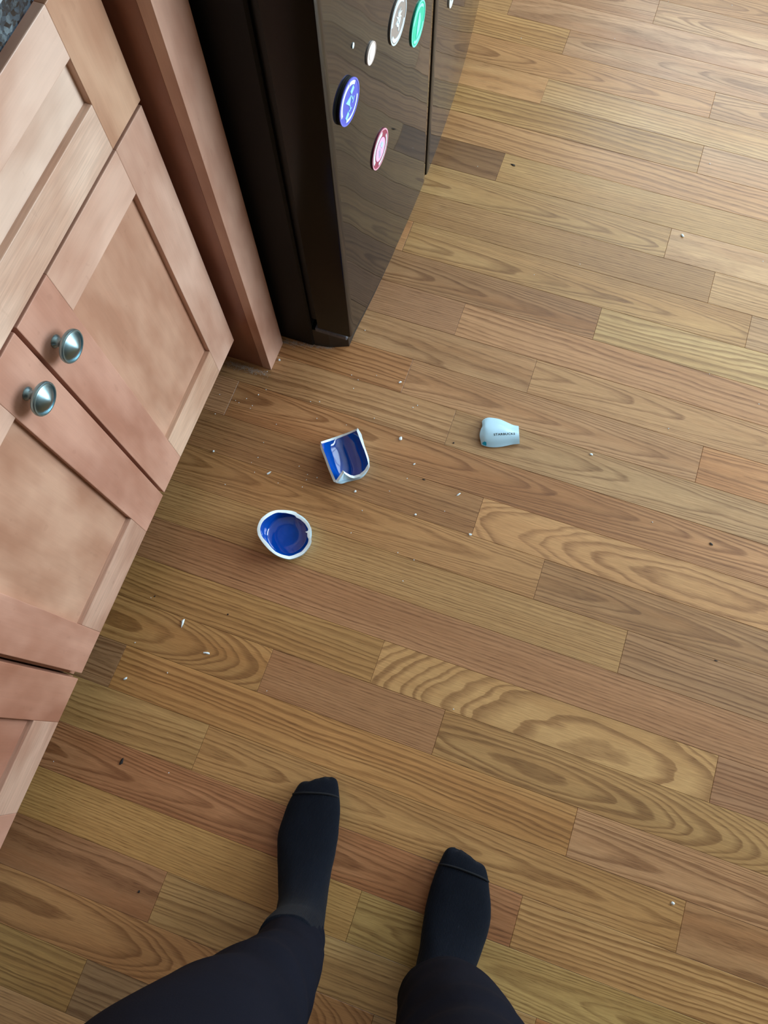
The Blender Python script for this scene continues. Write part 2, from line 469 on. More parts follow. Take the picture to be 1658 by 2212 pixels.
# the rest of the room's floor beyond the boards that can be seen
def strip_material():
    g = NG('oak_strip_floor'); co = g.obj_co(); x, y, _ = g.sep(co)
    row = g.math('FLOOR', g.math('DIVIDE', y, ROW))
    w = g.noise(g.comb(g.math('MULTIPLY', row, 3.7), g.math('FLOOR', g.math('ADD', x, g.math('MULTIPLY', row, 0.37))), 0.0), 1.3, 0.0)
    c = g.ramp(w, [(0.3, lin(150, 106, 72)), (0.5, lin(180, 140, 96)), (0.7, lin(196, 166, 122))])
    f = g.noise(g.map(co, (14, 300, 1)), 1.0, 2.0); k = g.math('MULTIPLY_ADD', f, 0.4, 0.8)
    g.set(Base_Color=g.vmath('MULTIPLY', c, g.comb(k, k, k)), Roughness=0.34); return g.m
STRIP = strip_material()
bm = bmesh.new()
fo = floor.location
for (x0, x1, y0, y1) in ((RX0, RX1, RY0, ROFF-12*ROW), (RX0, RX1, ROFF+28*ROW, RY1), (PX1, RX1, ROFF-12*ROW, ROFF+28*ROW)):
    add_box(bm, x0-fo.x, x1-fo.x, y0-fo.y, y1-fo.y, -0.004-fo.z, 0.0-fo.z)
o = bm_obj('distant_boards', bm, STRIP, floor); o['kind'] = 'stuff'

# ------------------------------------------------------------------ cabinets
XD, XF, TH = -0.5435, -0.5645, 0.0195     # door face, face frame, door thickness
ZB, ZT = 0.120, 0.680
seedc = [1.0]
def wood(o, tone, fine=0.12):
    seedc[0] += 2.37
    o['tone'] = [float(c) for c in lin(*tone)]; o['wear'] = [0.5, seedc[0], fine]
    return o
PINKW, SHEENW, TANW, REDW = (196, 148, 128), (210, 172, 152), (196, 154, 130), (182, 132, 111)  # the palest tone is lifted to carry the sheen on the upper fronts
def shaker(parent, name, y0, y1, z0, z1, sw, rb, rt, tones, ox, knob=None):
    """the recessed panel is the part; stiles, rails and the knob are its sub-parts"""
    F = XD - ox; B = F - TH
    p = box(name, B+0.003, F-0.0095, y0+sw-0.008, y1-sw+0.008, z0+rb-0.008, z1-rt+0.008, MAPV if name == 'door' else MAPH, parent)
    wood(p, tones[0])
    pl = p.location
    def sub(nm, a, b, c, d, mat, tone, fine=0.12):
        q = box(nm, B-pl.x, F-pl.x, a-pl.y, b-pl.y, c-pl.z, d-pl.z, mat, p, 0.0012, 2); wood(q, tone, fine); return q
    sub('stile', y0, y0+sw, z0, z1, MAPV, tones[1])
    sub('stile', y1-sw, y1, z0, z1, MAPV, tones[2])
    sub('rail', y0+sw, y1-sw, z1-rt, z1, MAPH, tones[3])
    sub('rail', y0+sw, y1-sw, z0, z0+rb, MAPH, tones[4], 0.55)
    if knob:
        prof = [(0.0085, 0.0), (0.0082, 0.0018), (0.0062, 0.0035), (0.0052, 0.007), (0.0056, 0.011), (0.0085, 0.0148),
                (0.0165, 0.0178), (0.0208, 0.0192), (0.0216, 0.0208), (0.0216, 0.0232), (0.0206, 0.0246), (0.0192, 0.0246), (0.0186, 0.0228),
                (0.0176, 0.0228), (0.0165, 0.0240), (0.0120, 0.0268), (0.0070, 0.0296), (0.0030, 0.0313), (0.0006, 0.0317)]
        k = lathe('knob', prof, NICKEL, p, 40, 'X', 50)
        k.location = Vector((F, knob[0], knob[1])) - pl
        k['label'] = 'round brushed nickel knob with a raised rim'
    return p

def base_unit(y0, y1, label):
    u = empty('base_cabinet', (-0.86, (y0+y1)/2, 0)); tag(u, label, 'cabinet')
    u_l = u.location.copy()
    grp = []
    def part(nm, *a, mat, bevel=0.0):
        o = box(nm, *a, mat, None, bevel); o.parent = u; o.location -= u_l; return o
    bm = bmesh.new()
    for a in ((-1.155, XF-0.02, y0, y0+0.016, 0.10, 0.8825), (-1.155, XF-0.02, y1-0.016, y1, 0.10, 0.8825), (-1.155, XF-0.02, y0+0.016, y1-0.016, 0.10, 0.116), (-1.155, -1.145, y0+0.016, y1-0.016, 0.116, 0.8825)):
        add_box(bm, a[0]-u_l.x, a[1]-u_l.x, a[2]-u_l.y, a[3]-u_l.y, a[4], a[5])
    bm_obj('carcass', bm, CARC, u)
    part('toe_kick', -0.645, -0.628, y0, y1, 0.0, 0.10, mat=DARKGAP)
    for nm, a in (('frame_stile', (y0, y0+0.038, 0.10, 0.8825)), ('frame_stile', (y1-0.038, y1, 0.10, 0.8825)),
                  ('frame_rail', (y0+0.038, y1-0.038, 0.8445, 0.8825)), ('frame_rail', (y0+0.038, y1-0.038, 0.66, 0.705)), ('frame_rail', (y0+0.038, y1-0.038, 0.10, 0.138))):
        o = part(nm, XF-0.019, XF, *a, mat=MAPV if 'stile' in nm else MAPH); wood(o, REDW)
    return u
cab = base_unit(-0.0635, 0.6300, 'tan maple base cabinet with two doors below one drawer front, beside the black refrigerator')
def to_unit(o, u): o.parent = u; o.location -= u.location
to_unit(shaker(None, 'door', 0.2865, 0.6195, ZB, ZT, 0.0735, 0.079, 0.074, (TANW, PINKW, SHEENW, SHEENW, (208, 172, 148)), 0, (0.3135, 0.609)), cab)
to_unit(shaker(None, 'door', -0.0572, 0.2808, ZB, ZT, 0.0735, 0.080, 0.074, (TANW, PINKW, PINKW, SHEENW, (194, 156, 136)), 0, (0.2392, 0.609)), cab)
to_unit(shaker(None, 'drawer', -0.0572, 0.6215, 0.6855, 0.870, 0.0795, 0.066, 0.060, ((216, 188, 170), SHEENW, (202, 162, 134), (216, 184, 166), (218, 188, 168)), 0), cab)  # drawer tones kept palest, with the daylight sheen put into the wood colour
cab2 = base_unit(-0.3990, -0.0665, 'tan maple base cabinet nearest the standing person, cut off by the left edge')
to_unit(shaker(None, 'door', -0.3665, -0.0668, 0.123, ZT, 0.0755, 0.088, 0.074, (REDW, PINKW, REDW, PINKW, (196, 158, 138)), 0), cab2)
to_unit(shaker(None, 'drawer', -0.3665, -0.0668, 0.6855, 0.870, 0.0755, 0.050, 0.050, (SHEENW, PINKW, PINKW, SHEENW, SHEENW), 0), cab2)

# tall end panel between cabinet and refrigerator
pn = empty('end_panel', (-0.83, 0.67, 0)); tag(pn, 'tall stained maple end panel standing on the floor between cabinet and refrigerator', 'panel')
o = box('panel_board', -1.155, -0.5115, 0.6375, 0.6565, 0.0, 2.15, MAPV, None, 0.0008); wood(o, (146, 94, 72)); to_unit(o, pn)  # board tone darkened to hold the shade on its near side
o = box('face_stile', -0.5115, -0.4922, 0.6365, 0.7045, 0.0, 2.15, MAPV, None, 0.0012, 2); wood(o, (194, 152, 132)); to_unit(o, pn)

# worktop
ct = box('countertop', -1.158, -0.5405, -0.399, 0.6350, 0.8835, 0.9140, GRAN, None, 0.003, 2)
tag(ct, 'dark blue grey speckled granite worktop at the top left corner', 'worktop')

# ------------------------------------------------------------------ refrigerator
FY0, FG0, FG1, FY1 = 0.718, 1.1335, 1.1455, 1.700
def fx(y): return -0.318 - 0.130*(y-1.12)**2
FR = Vector((-0.72, 1.21, 0))
fr = empty('refrigerator', FR); tag(fr, 'glossy black refrigerator with two bowed doors side by side and round magnets', 'refrigerator')
def fpart(nm, *a, mat, bevel=0.0):
    o = box(nm, *a, mat, None, bevel); to_unit(o, fr); return o
fpart('case', -1.10, -0.4255, FY0, FY1-0.005, 0.0, 1.73, mat=FSIDE, bevel=0.004)
fpart('gasket', -0.4255, -0.4095, FY0+0.010, FG0-0.006, 0.095, 1.70, mat=RUBBER)
fpart('gasket', -0.4255, -0.4095, FG1+0.006, FY1-0.012, 0.095, 1.70, mat=RUBBER)
def fdoor(nm, y0, y1, label):
    bm = bmesh.new(); n = 36
    pts = [(-0.4095, y0), ]
    r = 0.004
    front = [(fx(y0)-r, y0), (fx(y0)-r*.3, y0+r*.3)] + [(fx(y0+r+(y1-y0-2*r)*i/n), y0+r+(y1-y0-2*r)*i/n) for i in range(n+1)] + [(fx(y1)-r*.3, y1-r*.3), (fx(y1)-r, y1)]
    pts = [(-0.4095, y0)] + front + [(-0.4095, y1)]
    add_prism(bm, [(p[0]-FR.x, p[1]-FR.y) for p in pts], 0.083, 1.715)
    for f in bm.faces:
        f.normal_update()
    o = bm_obj(nm, bm, [FFRONT, FEDGE], fr, 25)
    for p in o.data.polygons:
        if p.normal.x < 0.5: p.material_index = 1
    if label: o['label'] = label
    return o
fdoor('door', FY0, FG0, 'narrower black door with the magnets')
fdoor('door', FG1, FY1, 'wider black door on the far side')
for yy in (FG0-0.045, FG1+0.045):
    bm = bmesh.new(); x0 = fx(yy)-FR.x; y = yy-FR.y
    add_box(bm, x0+0.035, x0+0.060, y-0.014, y+0.014, 0.80, 1.45, 0.006, 2)
    add_box(bm, x0-0.002, x0+0.037, y-0.012, y+0.012, 0.80, 0.84, 0.003)
    add_box(bm, x0-0.002, x0+0.037, y-0.012, y+0.012, 1.41, 1.45, 0.003)
    bm_obj('handle', bm, BPLAST, fr)
bm = bmesh.new()
gp = [(-0.4255, 0.7215), (-0.3930, 0.7265), (-0.3560, 0.7420)] + [(fx(0.78+0.1*i)-0.022, 0.78+0.1*i) for i in range(10)] + [(-0.4255, 1.69)]
a = [bm.verts.new((p[0]-FR.x, p[1]-FR.y, 0.0)) for p in gp]
b = [bm.verts.new((p[0]-FR.x, p[1]-FR.y, 0.062)) for p in gp]
bm.faces.new(a[::-1]); bm.faces.new(b)
for i in range(len(gp)): bm.faces.new((a[i], a[(i+1) % len(gp)], b[(i+1) % len(gp)], b[i]))
bm_obj('kick_grille', bm, BPLAST, fr)
fpart('door_hinge', -0.418, -0.349, 0.7195, 0.772, 0.062, 0.0735, mat=plain('dusty_black_metal', lin(92, 92, 98), 0.7, var=0.4, scale=160), bevel=0.002)

# ------------------------------------------------------------------ magnets
def disc_pts(r, n=48, a0=0, a1=2*math.pi):
    return [(r*math.cos(a0+(a1-a0)*i/n), r*math.sin(a0+(a1-a0)*i/n)) for i in range(n)]
def relief(name, polys, h0, h1, mat, parent, label=None):
    """polygons in the magnet's own plane (y right, z up), raised along +x"""
    bm = bmesh.new()
    for P in polys:
        a = [bm.verts.new((h0, p[0], p[1])) for p in P]; b = [bm.verts.new((h1, p[0], p[1])) for p in P]
        bm.faces.new(a[::-1]); bm.faces.new(b)
        for i in range(len(P)): bm.faces.new((a[i], a[(i+1) % len(P)], b[(i+1) % len(P)], b[i]))
    o = bm_obj(name, bm, mat, parent)
    if label: o['label'] = label
    return o
def arc(r0, r1, d0, d1, n=16):
    d0, d1 = math.radians(d0), math.radians(d1)
    o = [(r1*math.cos(d0+(d1-d0)*i/n), r1*math.sin(d0+(d1-d0)*i/n)) for i in range(n+1)]
    return o + [(r0*math.cos(d1+(d0-d1)*i/n), r0*math.sin(d1+(d0-d1)*i/n)) for i in range(n+1)]
def quad(x, y, w, h, rot=0):
    c, s = math.cos(rot), math.sin(rot)
    return [(x+c*a-s*b, y+s*a+c*b) for a, b in ((-w/2, -h/2), (w/2, -h/2), (w/2, h/2), (-w/2, h/2))]
def leaf(x, y, ang, L, w):
    c, s = math.cos(ang), math.sin(ang)
    return [(x+c*a-s*b, y+s*a+c*b) for a, b in ((0, 0), (L*.35, w), (L, -w*.6), (L*.4, -w*.2))]
MPALE = plain('magnet_pale_print', lin(222, 238, 246), 0.3, var=0.02)
def magnet(y, z, r, col, rim, label, th=0.0016, back=None):
    x = fx(y) + 0.0002
    e = empty('fridge_magnet', (x, y, z), (0, 0, math.atan(0.26*(y-1.12))*-1.0*-1.0))
    tag(e, label, 'magnet', 'round magnets on the refrigerator')
    mb = plain('magnet_base', lin(*col), 0.3, var=0.02)
    bm = bmesh.new()
    if back:
        relief('magnet_back', [disc_pts(r*.99)], 0.0, back, RUBBER, e); th += back
        relief('base_disc', [disc_pts(r)], back, th, mb, e)
    else: relief('base_disc', [disc_pts(r)], 0.0, th, mb, e)
    relief('rim', [arc(r*.93, r, 0, 179.9, 24), arc(r*.93, r, 180, 359.9, 24)], th, th+0.0005, plain('magnet_rim', lin(*rim), 0.3, var=0.02), e)
    return e, th
m, t = magnet(0.9536, 0.592, 0.0325, (150, 140, 134), (205, 218, 222), 'grey round magnet with a pale palm tree, topmost and left of the green one')
relief('lettering_band', [arc(.0235, .0285, 35, 165), arc(.0235, .0285, 200, 330)], t, t+.0005, MPALE, m)
relief('palm_tree', [[(-.002, -.016), (.002, -.016), (.0025, .004), (.0008, .004)]] + [leaf(.0015, .004, math.radians(d), .013, .0028) for d in (10, 55, 100, 150, 200, -25)] + [arc(.004, .0085, 180, 359, 8)] , t, t+.0006, MPALE, m)
m, t = magnet(1.0441, 0.517, 0.0325, (18, 196, 158), (120, 232, 212), 'bright green round magnet near the door gap')
relief('lettering_band', [arc(.0235, .0275, 30, 150), arc(.0235, .0275, 215, 330)], t, t+.0005, plain('mint_print', lin(150, 244, 228), 0.3), m)
relief('emblem', [[(-.010, -.018), (.003, -.014), (.010, -.002), (.008, .012), (.002, .018), (-.002, .008), (-.006, .000)]], t, t+.0006, plain('mint_print_light', lin(130, 238, 220), 0.3), m)
m, t = magnet(0.8547, 0.6178, 0.0150, (226, 214, 208), (206, 192, 186), 'small plain off-white round magnet, the smallest disc')
relief('emblem', [disc_pts(.008, 20)], t, t+.0005, plain('ivory_print', lin(240, 236, 228), 0.35), m)
m, t = magnet(0.7734, 0.609, 0.0310, (84, 92, 200), (104, 112, 214), 'violet blue round magnet with a pale cocktail glass, nearest the door edge', 0.0012, 0.0035)
relief('lettering_band', [arc(.0225, .0275, 85, 190), arc(.0225, .0262, 235, 345), arc(.0225, .0275, 40, 82)], t, t+.0005, MPALE, m)
relief('cocktail_glass', [[(-.011, .007), (.006, .007), (-.001, -.005)], quad(0.0, -.008, .0016, .008), quad(0.0, -.012, .009, .0018), quad(.010, .012, .010, .0075, .4), quad(-.010, -.0145, .010, .0075, .4), quad(.011, -.004, .009, .002, .8), quad(.008, .001, .002, .008, .3)], t, t+.0006, plain('sky_blue_print', lin(150, 214, 250), 0.3), m)
m, t = magnet(0.8761, 0.424, 0.0325, (150, 56, 84), (222, 160, 180), 'wine red round magnet with a pink centre, lowest on the door')
relief('lettering_band', [arc(.0225, .0285, 70, 200), arc(.0235, .0275, 250, 380)], t, t+.0005, MPALE, m)
relief('emblem', [disc_pts(.019, 32)], t, t+.0005, plain('lilac_print', lin(232, 184, 226), 0.3), m)
relief('emblem_bars', [quad(-.006, -.004, .0016, .016), quad(-.002, -.004, .0016, .016), quad(.006, .004, .008, .010, .5), quad(.002, .011, .009, .0016)], t+.0005, t+.001, plain('rose_print', lin(190, 214, 240), 0.3), m)
m, t = magnet(1.2528, 0.410, 0.0200, (206, 210, 206), (226, 228, 224), 'pale round magnet on the far door, cut off by the top edge')
relief('emblem', [disc_pts(.009, 20)], t, t+.0005, plain('grey_print', lin(170, 176, 178), 0.35), m)
d = lathe('sticker_dot', [(0.0036, 0.0), (0.0036, 0.0008), (0.002, 0.0012)], MPALE, None, 14, 'X')
d.location = (fx(0.8026)+0.0002, 0.8026, 0.6705); tag(d, 'tiny white dot stuck on the black door beside the small off-white magnet', 'sticker')

# ------------------------------------------------------------------ broken mug
def smooth_loop(P, sub=3):
    n = len(P); out = []
    for i in range(n):
        p0, p1, p2, p3 = P[i-1], P[i], P[(i+1) % n], P[(i+2) % n]
        for k in range(sub):
            t = k/sub
            out.append(0.5*((2*p1) + (p2-p0)*t + (2*p0-5*p1+4*p2-p3)*t*t + (3*p1-p0-3*p2+p3)*t**3))
    return out
# 1: the bottom of the mug, standing upright, its rim broken at uneven heights
RIM = [(300,680,.046),(290,610,.048),(310,520,.049),(360,420,.048),(440,350,.045),(520,300,.041),(620,268,.036),(730,262,.031),(840,268,.027),
       (920,280,.024),(990,305,.022),(1025,345,.021),(1100,395,.020),(1190,480,.020),(1235,545,.021),(1262,600,.023),(1250,650,.024),(1248,750,.024),
       (1262,800,.024),(1240,880,.023),(1190,960,.022),(1110,1050,.022),(1000,1110,.023),(900,1140,.025),(840,1142,.027),(720,1110,.031),(600,1050,.036),(480,950,.040),(370,820,.043),(310,720,.045)]
MC = Vector((-0.3262, 0.3092, 0.0))
outer = smooth_loop([px(520+a/8.29, 1070+b/8.29, z) - MC for a, b, z in RIM], 3)
n = len(outer)
NOTCH = {}
inner = []
for p in outer:
    r = math.hypot(p.x, p.y); a = math.degrees(math.atan2(p.y, p.x))
    w = 0.0060 + 0.0006*math.sin(5*math.radians(a)) + 0.0007*noise.noise(Vector((a*.08, 3.3, 0)))
    inner.append(Vector((p.x*(r-w)/r, p.y*(r-w)/r, p.z-0.0006)))
# sharp tooth pointing inwards on the right of the rim
tooth = px(520+1152/8.29, 1070+655/8.29, .0235) - MC
k0 = min(range(n), key=lambda i: (inner[i]-tooth).length); inner[k0] = tooth
def ringp(src, r, z, keep=0.0):
    o = []
    for p in src:
        L = math.hypot(p.x, p.y); rr = r*(1-keep) + L*keep
        o.append(Vector((p.x/L*rr, p.y/L*rr, z if not callable(z) else z(p))))
    return o
rings = [ringp(outer, 0.034, 0.0018), ringp(outer, 0.036, 0.0), ringp(outer, 0.0395, 0.0), ringp(outer, 0.0435, 0.0035), ringp(outer, 0.0468, 0.010, 0.25),
         [Vector((p.x*.985, p.y*.985, p.z*0.62)) for p in outer], outer,
         [ (a*0.45+b*0.55)+Vector((0,0,0.0004)) for a, b in zip(outer, inner)], inner,
         [Vector((p.x*.985, p.y*.985, p.z*.66)) for p in inner], ringp(inner, 0.0412, 0.0125, 0.12), ringp(inner, 0.0385, 0.0092), ringp(inner, 0.0355, 0.0080), ringp(inner, 0.020, 0.0078)]
vs = [v for r in rings for v in r]; fs = []; mi = []
for k in range(len(rings)-1):
    for i in range(n):
        j = (i+1) % n
        fs.append((k*n+i, k*n+j, (k+1)*n+j, (k+1)*n+i)); mi.append(0 if k < 6 else (1 if k < 8 else 2))
vs.append(Vector((0, 0, 0.0018))); vs.append(Vector((0, 0, 0.0077)))
for i in range(n):
    j = (i+1) % n
    fs.append((len(vs)-2, j, i)); mi.append(0)
    fs.append((len(vs)-1, (len(rings)-1)*n+i, (len(rings)-1)*n+j)); mi.append(2)
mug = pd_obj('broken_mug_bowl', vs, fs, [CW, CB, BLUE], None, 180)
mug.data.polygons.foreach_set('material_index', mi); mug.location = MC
mug.data.set_sharp_from_angle(angle=math.radians(50))
tag(mug, 'broken mug bottom, a round blue-glazed bowl with jagged white rim, nearest the lower cabinets', 'shard')

# 2 and 3: wall shards, thick sheets over a grid of points
def shard(name, inn, out_, nu, nv, mats, loc, crest=True):
    """inn/out_: nu x nv grids of points of the two faces; edges are the fracture"""
    vs = [p-loc for r in inn for p in r] + [p-loc for r in out_ for p in r]
    N = nu*nv; fs = []; mi = []
    idx = lambda i, j: i*nv+j
    for i in range(nu-1):
        for j in range(nv-1):
            q = (idx(i, j), idx(i+1, j), idx(i+1, j+1), idx(i, j+1))
            fs.append(q); mi.append(0); fs.append(tuple(N+k for k in q[::-1])); mi.append(1)
    edge = [(i, 0) for i in range(nu)] + [(nu-1, j) for j in range(1, nv)] + [(i, nv-1) for i in range(nu-2, -1, -1)] + [(0, j) for j in range(nv-2, 0, -1)]
    for k in range(len(edge)):
        a, b = idx(*edge[k]), idx(*edge[(k+1) % len(edge)])
        fs.append((a, b, N+b, N+a)); mi.append(2)
    me = bpy.data.meshes.new(name); me.from_pydata([tuple(v) for v in vs], [], fs); me.update()
    for m in mats: me.materials.append(m)
    me.polygons.foreach_set('material_index', mi)
    bm = bmesh.new(); bm.from_mesh(me); bmesh.ops.recalc_face_normals(bm, faces=bm.faces); bm.to_mesh(me); bm.free()
    me.polygons.foreach_set('use_smooth', [True]*len(me.polygons)); me.set_sharp_from_angle(angle=math.radians(48))
    o = bpy.data.objects.new(name, me); COL.objects.link(o); o.location = loc
    return o
def lerp(a, b, t): return a*(1-t)+b*t
# shard 2: a trough lying on its back; cross sections run from the far lip (t=0) to the near end (t=1)
def cr(pts, t):
    n = len(pts)-1; i = min(int(t*n), n-1); f = t*n-i
    p0, p1, p2, p3 = pts[max(i-1, 0)], pts[i], pts[i+1], pts[min(i+2, n)]
    return 0.5*((2*p1)+(p2-p0)*f+(2*p0-5*p1+4*p2-p3)*f*f+(3*p1-p0-3*p2+p3)*f**3)
s8 = 8.29
def q2(a, b, z): return px(660+a/s8, 900+b/s8, z)
secs = [  # left edge, left wall foot, middle, right wall foot, right edge   (inside surface)
 [q2(285,482,.034), q2(430,440,.020), q2(600,380,.0100), q2(770,312,.019), q2(912,250,.035)],
 [q2(305,560,.034), q2(450,560,.016), q2(660,500,.0060), q2(850,420,.016), q2(975,420,.035)],
 [q2(375,740,.033), q2(500,750,.016), q2(730,700,.0055), q2(930,620,.015), q2(1038,580,.034)],
 [q2(440,920,.032), q2(560,920,.015), q2(790,880,.0060), q2(1000,820,.016), q2(1092,730,.033)],
 [q2(500,1060,.031), q2(610,1060,.013), q2(800,1030,.0070), q2(1000,980,.015), q2(1112,810,.032)],
]
foot = [q2(538,1142,.029), q2(590,1150,.016), q2(640,1160,.0100), q2(720,1130,.0070), q2(800,1110,.0065), q2(870,1095,.0070), q2(965,1065,.0110), q2(1050,985,.018), q2(1118,850,.030)]
crest = [q2(540,1140,.0295), q2(598,1062,.033), q2(660,962,.036), q2(728,1008,.028), q2(800,1046,.021), q2(862,1060,.019), q2(965,1030,.021), q2(1055,955,.025), q2(1120,845,.0305)]
def poly(P, t):
    n = len(P)-1; i = min(int(t*n), n-1); return lerp(P[i], P[i+1], t*n-i)
NU, NV = 26, 33
grid = []
for i in range(20):
    t = i/20
    grid.append([])
    for j in range(NV):
        v = j/(NV-1)
        col = [cr(s_, v) for s_ in secs] + [cr(foot, v)]
        grid[-1].append(cr(col, t))
for k in range(6):
    grid.append([lerp(cr(foot, j/(NV-1)), poly(crest, j/(NV-1)), k/5) for j in range(NV)])
def offset_grid(G, th, flip=1):
    nu, nv = len(G), len(G[0]); O = []
    for i in range(nu):
        r = []
        for j in range(nv):
            a = G[min(i+1, nu-1)][j]-G[max(i-1, 0)][j]; b = G[i][min(j+1, nv-1)]-G[i][max(j-1, 0)]
            nrm = a.cross(b).normalized()*flip
            p = G[i][j]+nrm*th; p.z = max(p.z, 0.0005); r.append(p)
        O.append(r)
    return O
nn = (grid[6][12]-grid[4][12]).cross(grid[5][13]-grid[5][11])
outg = offset_grid(grid, 0.0052, 1 if nn.z < 0 else -1)
# the broken faces of the far lip and the right edge slope up towards the room
lipo = [q2(270,450,.0335), q2(480,380,.0185), q2(640,325,.0100), q2(790,270,.018), q2(932,205,.0345)]
rgto = [q2(932,205,.0345), q2(1000,318,.034), q2(1010,372,.034), q2(990,412,.034), q2(1056,560,.033), q2(1108,690,.032), q2(1130,760,.031), q2(1136,850,.0295)]
for j in range(NV): outg[0][j] = cr(lipo, j/(NV-1))
for i in range(NU): outg[i][NV-1] = poly(rgto, i/(NU-1))
loc2 = Vector((-0.262, 0.495, 0.0))
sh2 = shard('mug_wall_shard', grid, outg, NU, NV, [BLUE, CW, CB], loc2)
tag(sh2, 'curved mug wall shard lying on its back with the cobalt blue hollow up', 'shard')

# shard 3: dome side up
s10 = 10.36
def q3(a, b, z): return px(1000+a/s10, 880+b/s10, z)
top3 = [q3(420,310,.006), q3(470,258,.006), q3(560,228,.006), q3(690,238,.006), q3(830,268,.006), q3(960,325,.006), q3(1110,392,.006), q3(1240,418,.006)]
mid3 = [q3(392,500,.013), q3(480,500,.017), q3(560,520,.0185), q3(690,540,.019), q3(830,560,.019), q3(960,575,.019), q3(1110,600,.0185), q3(1252,610,.018)]
bot3 = [q3(410,838,.005), q3(470,862,.005), q3(560,884,.005), q3(690,894,.005), q3(830,885,.005), q3(960,862,.005), q3(1110,830,.005), q3(1262,815,.005)]
q1_ = [q3(425,420,.0115), q3(480,375,.0135), q3(560,370,.0145), q3(690,385,.0150), q3(830,410,.0150), q3(960,448,.0150), q3(1110,492,.0145), q3(1246,512,.014)]
q3_ = [q3(368,640,.0115), q3(470,690,.0140), q3(560,715,.0145), q3(690,725,.0150), q3(830,730,.0150), q3(960,725,.0150), q3(1110,720,.0145), q3(1258,715,.014)]
NU3, NV3 = 24, 18
g3 = []
for i in range(NU3):
    t = i/(NU3-1); row = [cr(L, t) for L in (top3, q1_, mid3, q3_, bot3)]
    g3.append([cr(row, j/(NV3-1)) for j in range(NV3)])
nn = (g3[11][9]-g3[9][9]).cross(g3[10][10]-g3[10][8])
in3 = offset_grid(g3, 0.0048, 1 if nn.z < 0 else -1)
loc3 = Vector((0.004, 0.643, 0.0))
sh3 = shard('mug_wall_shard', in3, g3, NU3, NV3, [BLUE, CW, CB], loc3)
tag(sh3, 'white mug wall shard lying face up with black lettering, alone on the open floor', 'shard')
# lettering laid on the curved face
def surf3(u, v):
    fi = u*(NU3-1); fj = v*(NV3-1); i = max(0, min(int(fi), NU3-2)); j = max(0, min(int(fj), NV3-2)); a, b = fi-i, fj-j
    p = lerp(lerp(g3[i][j], g3[i+1][j], a), lerp(g3[i][j+1], g3[i+1][j+1], a), b)
    nrm = (g3[i+1][j]-g3[i][j]).cross(g3[i][j+1]-g3[i][j]).normalized()
    if nrm.z < 0: nrm = -nrm
    return p, nrm
def text_mesh(txt, bold=0.0):
    cu = bpy.data.curves.new('t', 'FONT'); cu.body = txt; cu.size = 1.0; cu.offset = bold; cu.space_character = 1.12
    cu.resolution_u = 3
    ob = bpy.data.objects.new('t', cu); COL.objects.link(ob)
    dg = bpy.context.evaluated_depsgraph_get(); me = bpy.data.meshes.new_from_object(ob.evaluated_get(dg))
    bpy.data.objects.remove(ob); bpy.data.curves.remove(cu)
    bm = bmesh.new(); bm.from_mesh(me); bmesh.ops.triangulate(bm, faces=bm.faces)
    bmesh.ops.subdivide_edges(bm, edges=[e for e in bm.edges if e.calc_length() > 0.25], cuts=1)
    bmesh.ops.triangulate(bm, faces=bm.faces)
    return bm
def find_uv(target):
    best = None
    for i in range(61):
        for j in range(61):
            d = (surf3(i/60, j/60)[0]-target).length
            if best is None or d < best[0]: best = (d, i/60, j/60)
    u, v = best[1:]
    for _ in range(3):
        best = min(((surf3(u+a*s, v+b*s)[0]-target).length, u+a*s, v+b*s) for s in (.004, .001) for a in (-1, 0, 1) for b in (-1, 0, 1) if 0 <= u+a*s <= 1 and 0 <= v+b*s <= 1)
        u, v = best[1:]
    return u, v
def lay_text(name, txt, p_a, p_b, hgt, mat, bold):
    """from photo point p_a (left end, base line) to p_b (right end, base line); heights solved on the face"""
    bm = text_mesh(txt, bold)
    xs = [v.co.x for v in bm.verts]; ys = [v.co.y for v in bm.verts]
    x0, x1, y0, y1 = min(xs), max(xs), min(ys), max(ys)
    z = 0.018
    A, Bp = q3(*p_a, z), q3(*p_b, z)
    ex = (Bp-A); L = ex.length; ex = ex/L; ey = Vector((-ex.y, ex.x, 0))
    for v in bm.verts:
        t = A + ex*L*(v.co.x-x0)/(x1-x0) + ey*hgt*(v.co.y-y0)/(y1-y0)
        # drop on to the face
        best = None
        u, w = find_cache(t)
        p, nr = surf3(u, w)
        v.co = (t - loc3); v.co.z = p.z - loc3.z + 0.00025
    return bm_obj(name, bm, mat, sh3)
def find_cache(t):
    best = None
    for i in range(25):
        for j in range(25):
            p = surf3(i/24, j/24)[0]; d = (p.x-t.x)**2+(p.y-t.y)**2
            if best is None or d < best[0]: best = (d, i/24, j/24)
    u, w = best[1:]
    s = 1/48
    for _ in range(5):
        c = []
        for a in (-1, 0, 1):
            for b in (-1, 0, 1):
                uu, ww = min(1, max(0, u+a*s)), min(1, max(0, w+b*s)); p = surf3(uu, ww)[0]
                c.append(((p.x-t.x)**2+(p.y-t.y)**2, uu, ww))
        _, u, w = min(c); s /= 2
    return u, w
lay_text('lettering', 'STARBUCKS', (684, 636), (1162, 613), 0.0048, INK, 0.022)
lay_text('trademark_print', 'TM', (1170, 583), (1192, 581), 0.0011, INK, 0.0)
bm = bmesh.new()
vv = []
for a, b in ((425, 790), (470, 775), (510, 790), (522, 825), (516, 852), (470, 838), (430, 815)):
    t = q3(a, b, .008); u, w = find_cache(t); p, nr = surf3(u, w); vv.append(bm.verts.new(Vector((t.x, t.y, p.z+0.0004))-loc3))
bm.faces.new(vv)
bm_obj('printed_spot', bm, CYANINK, sh3)
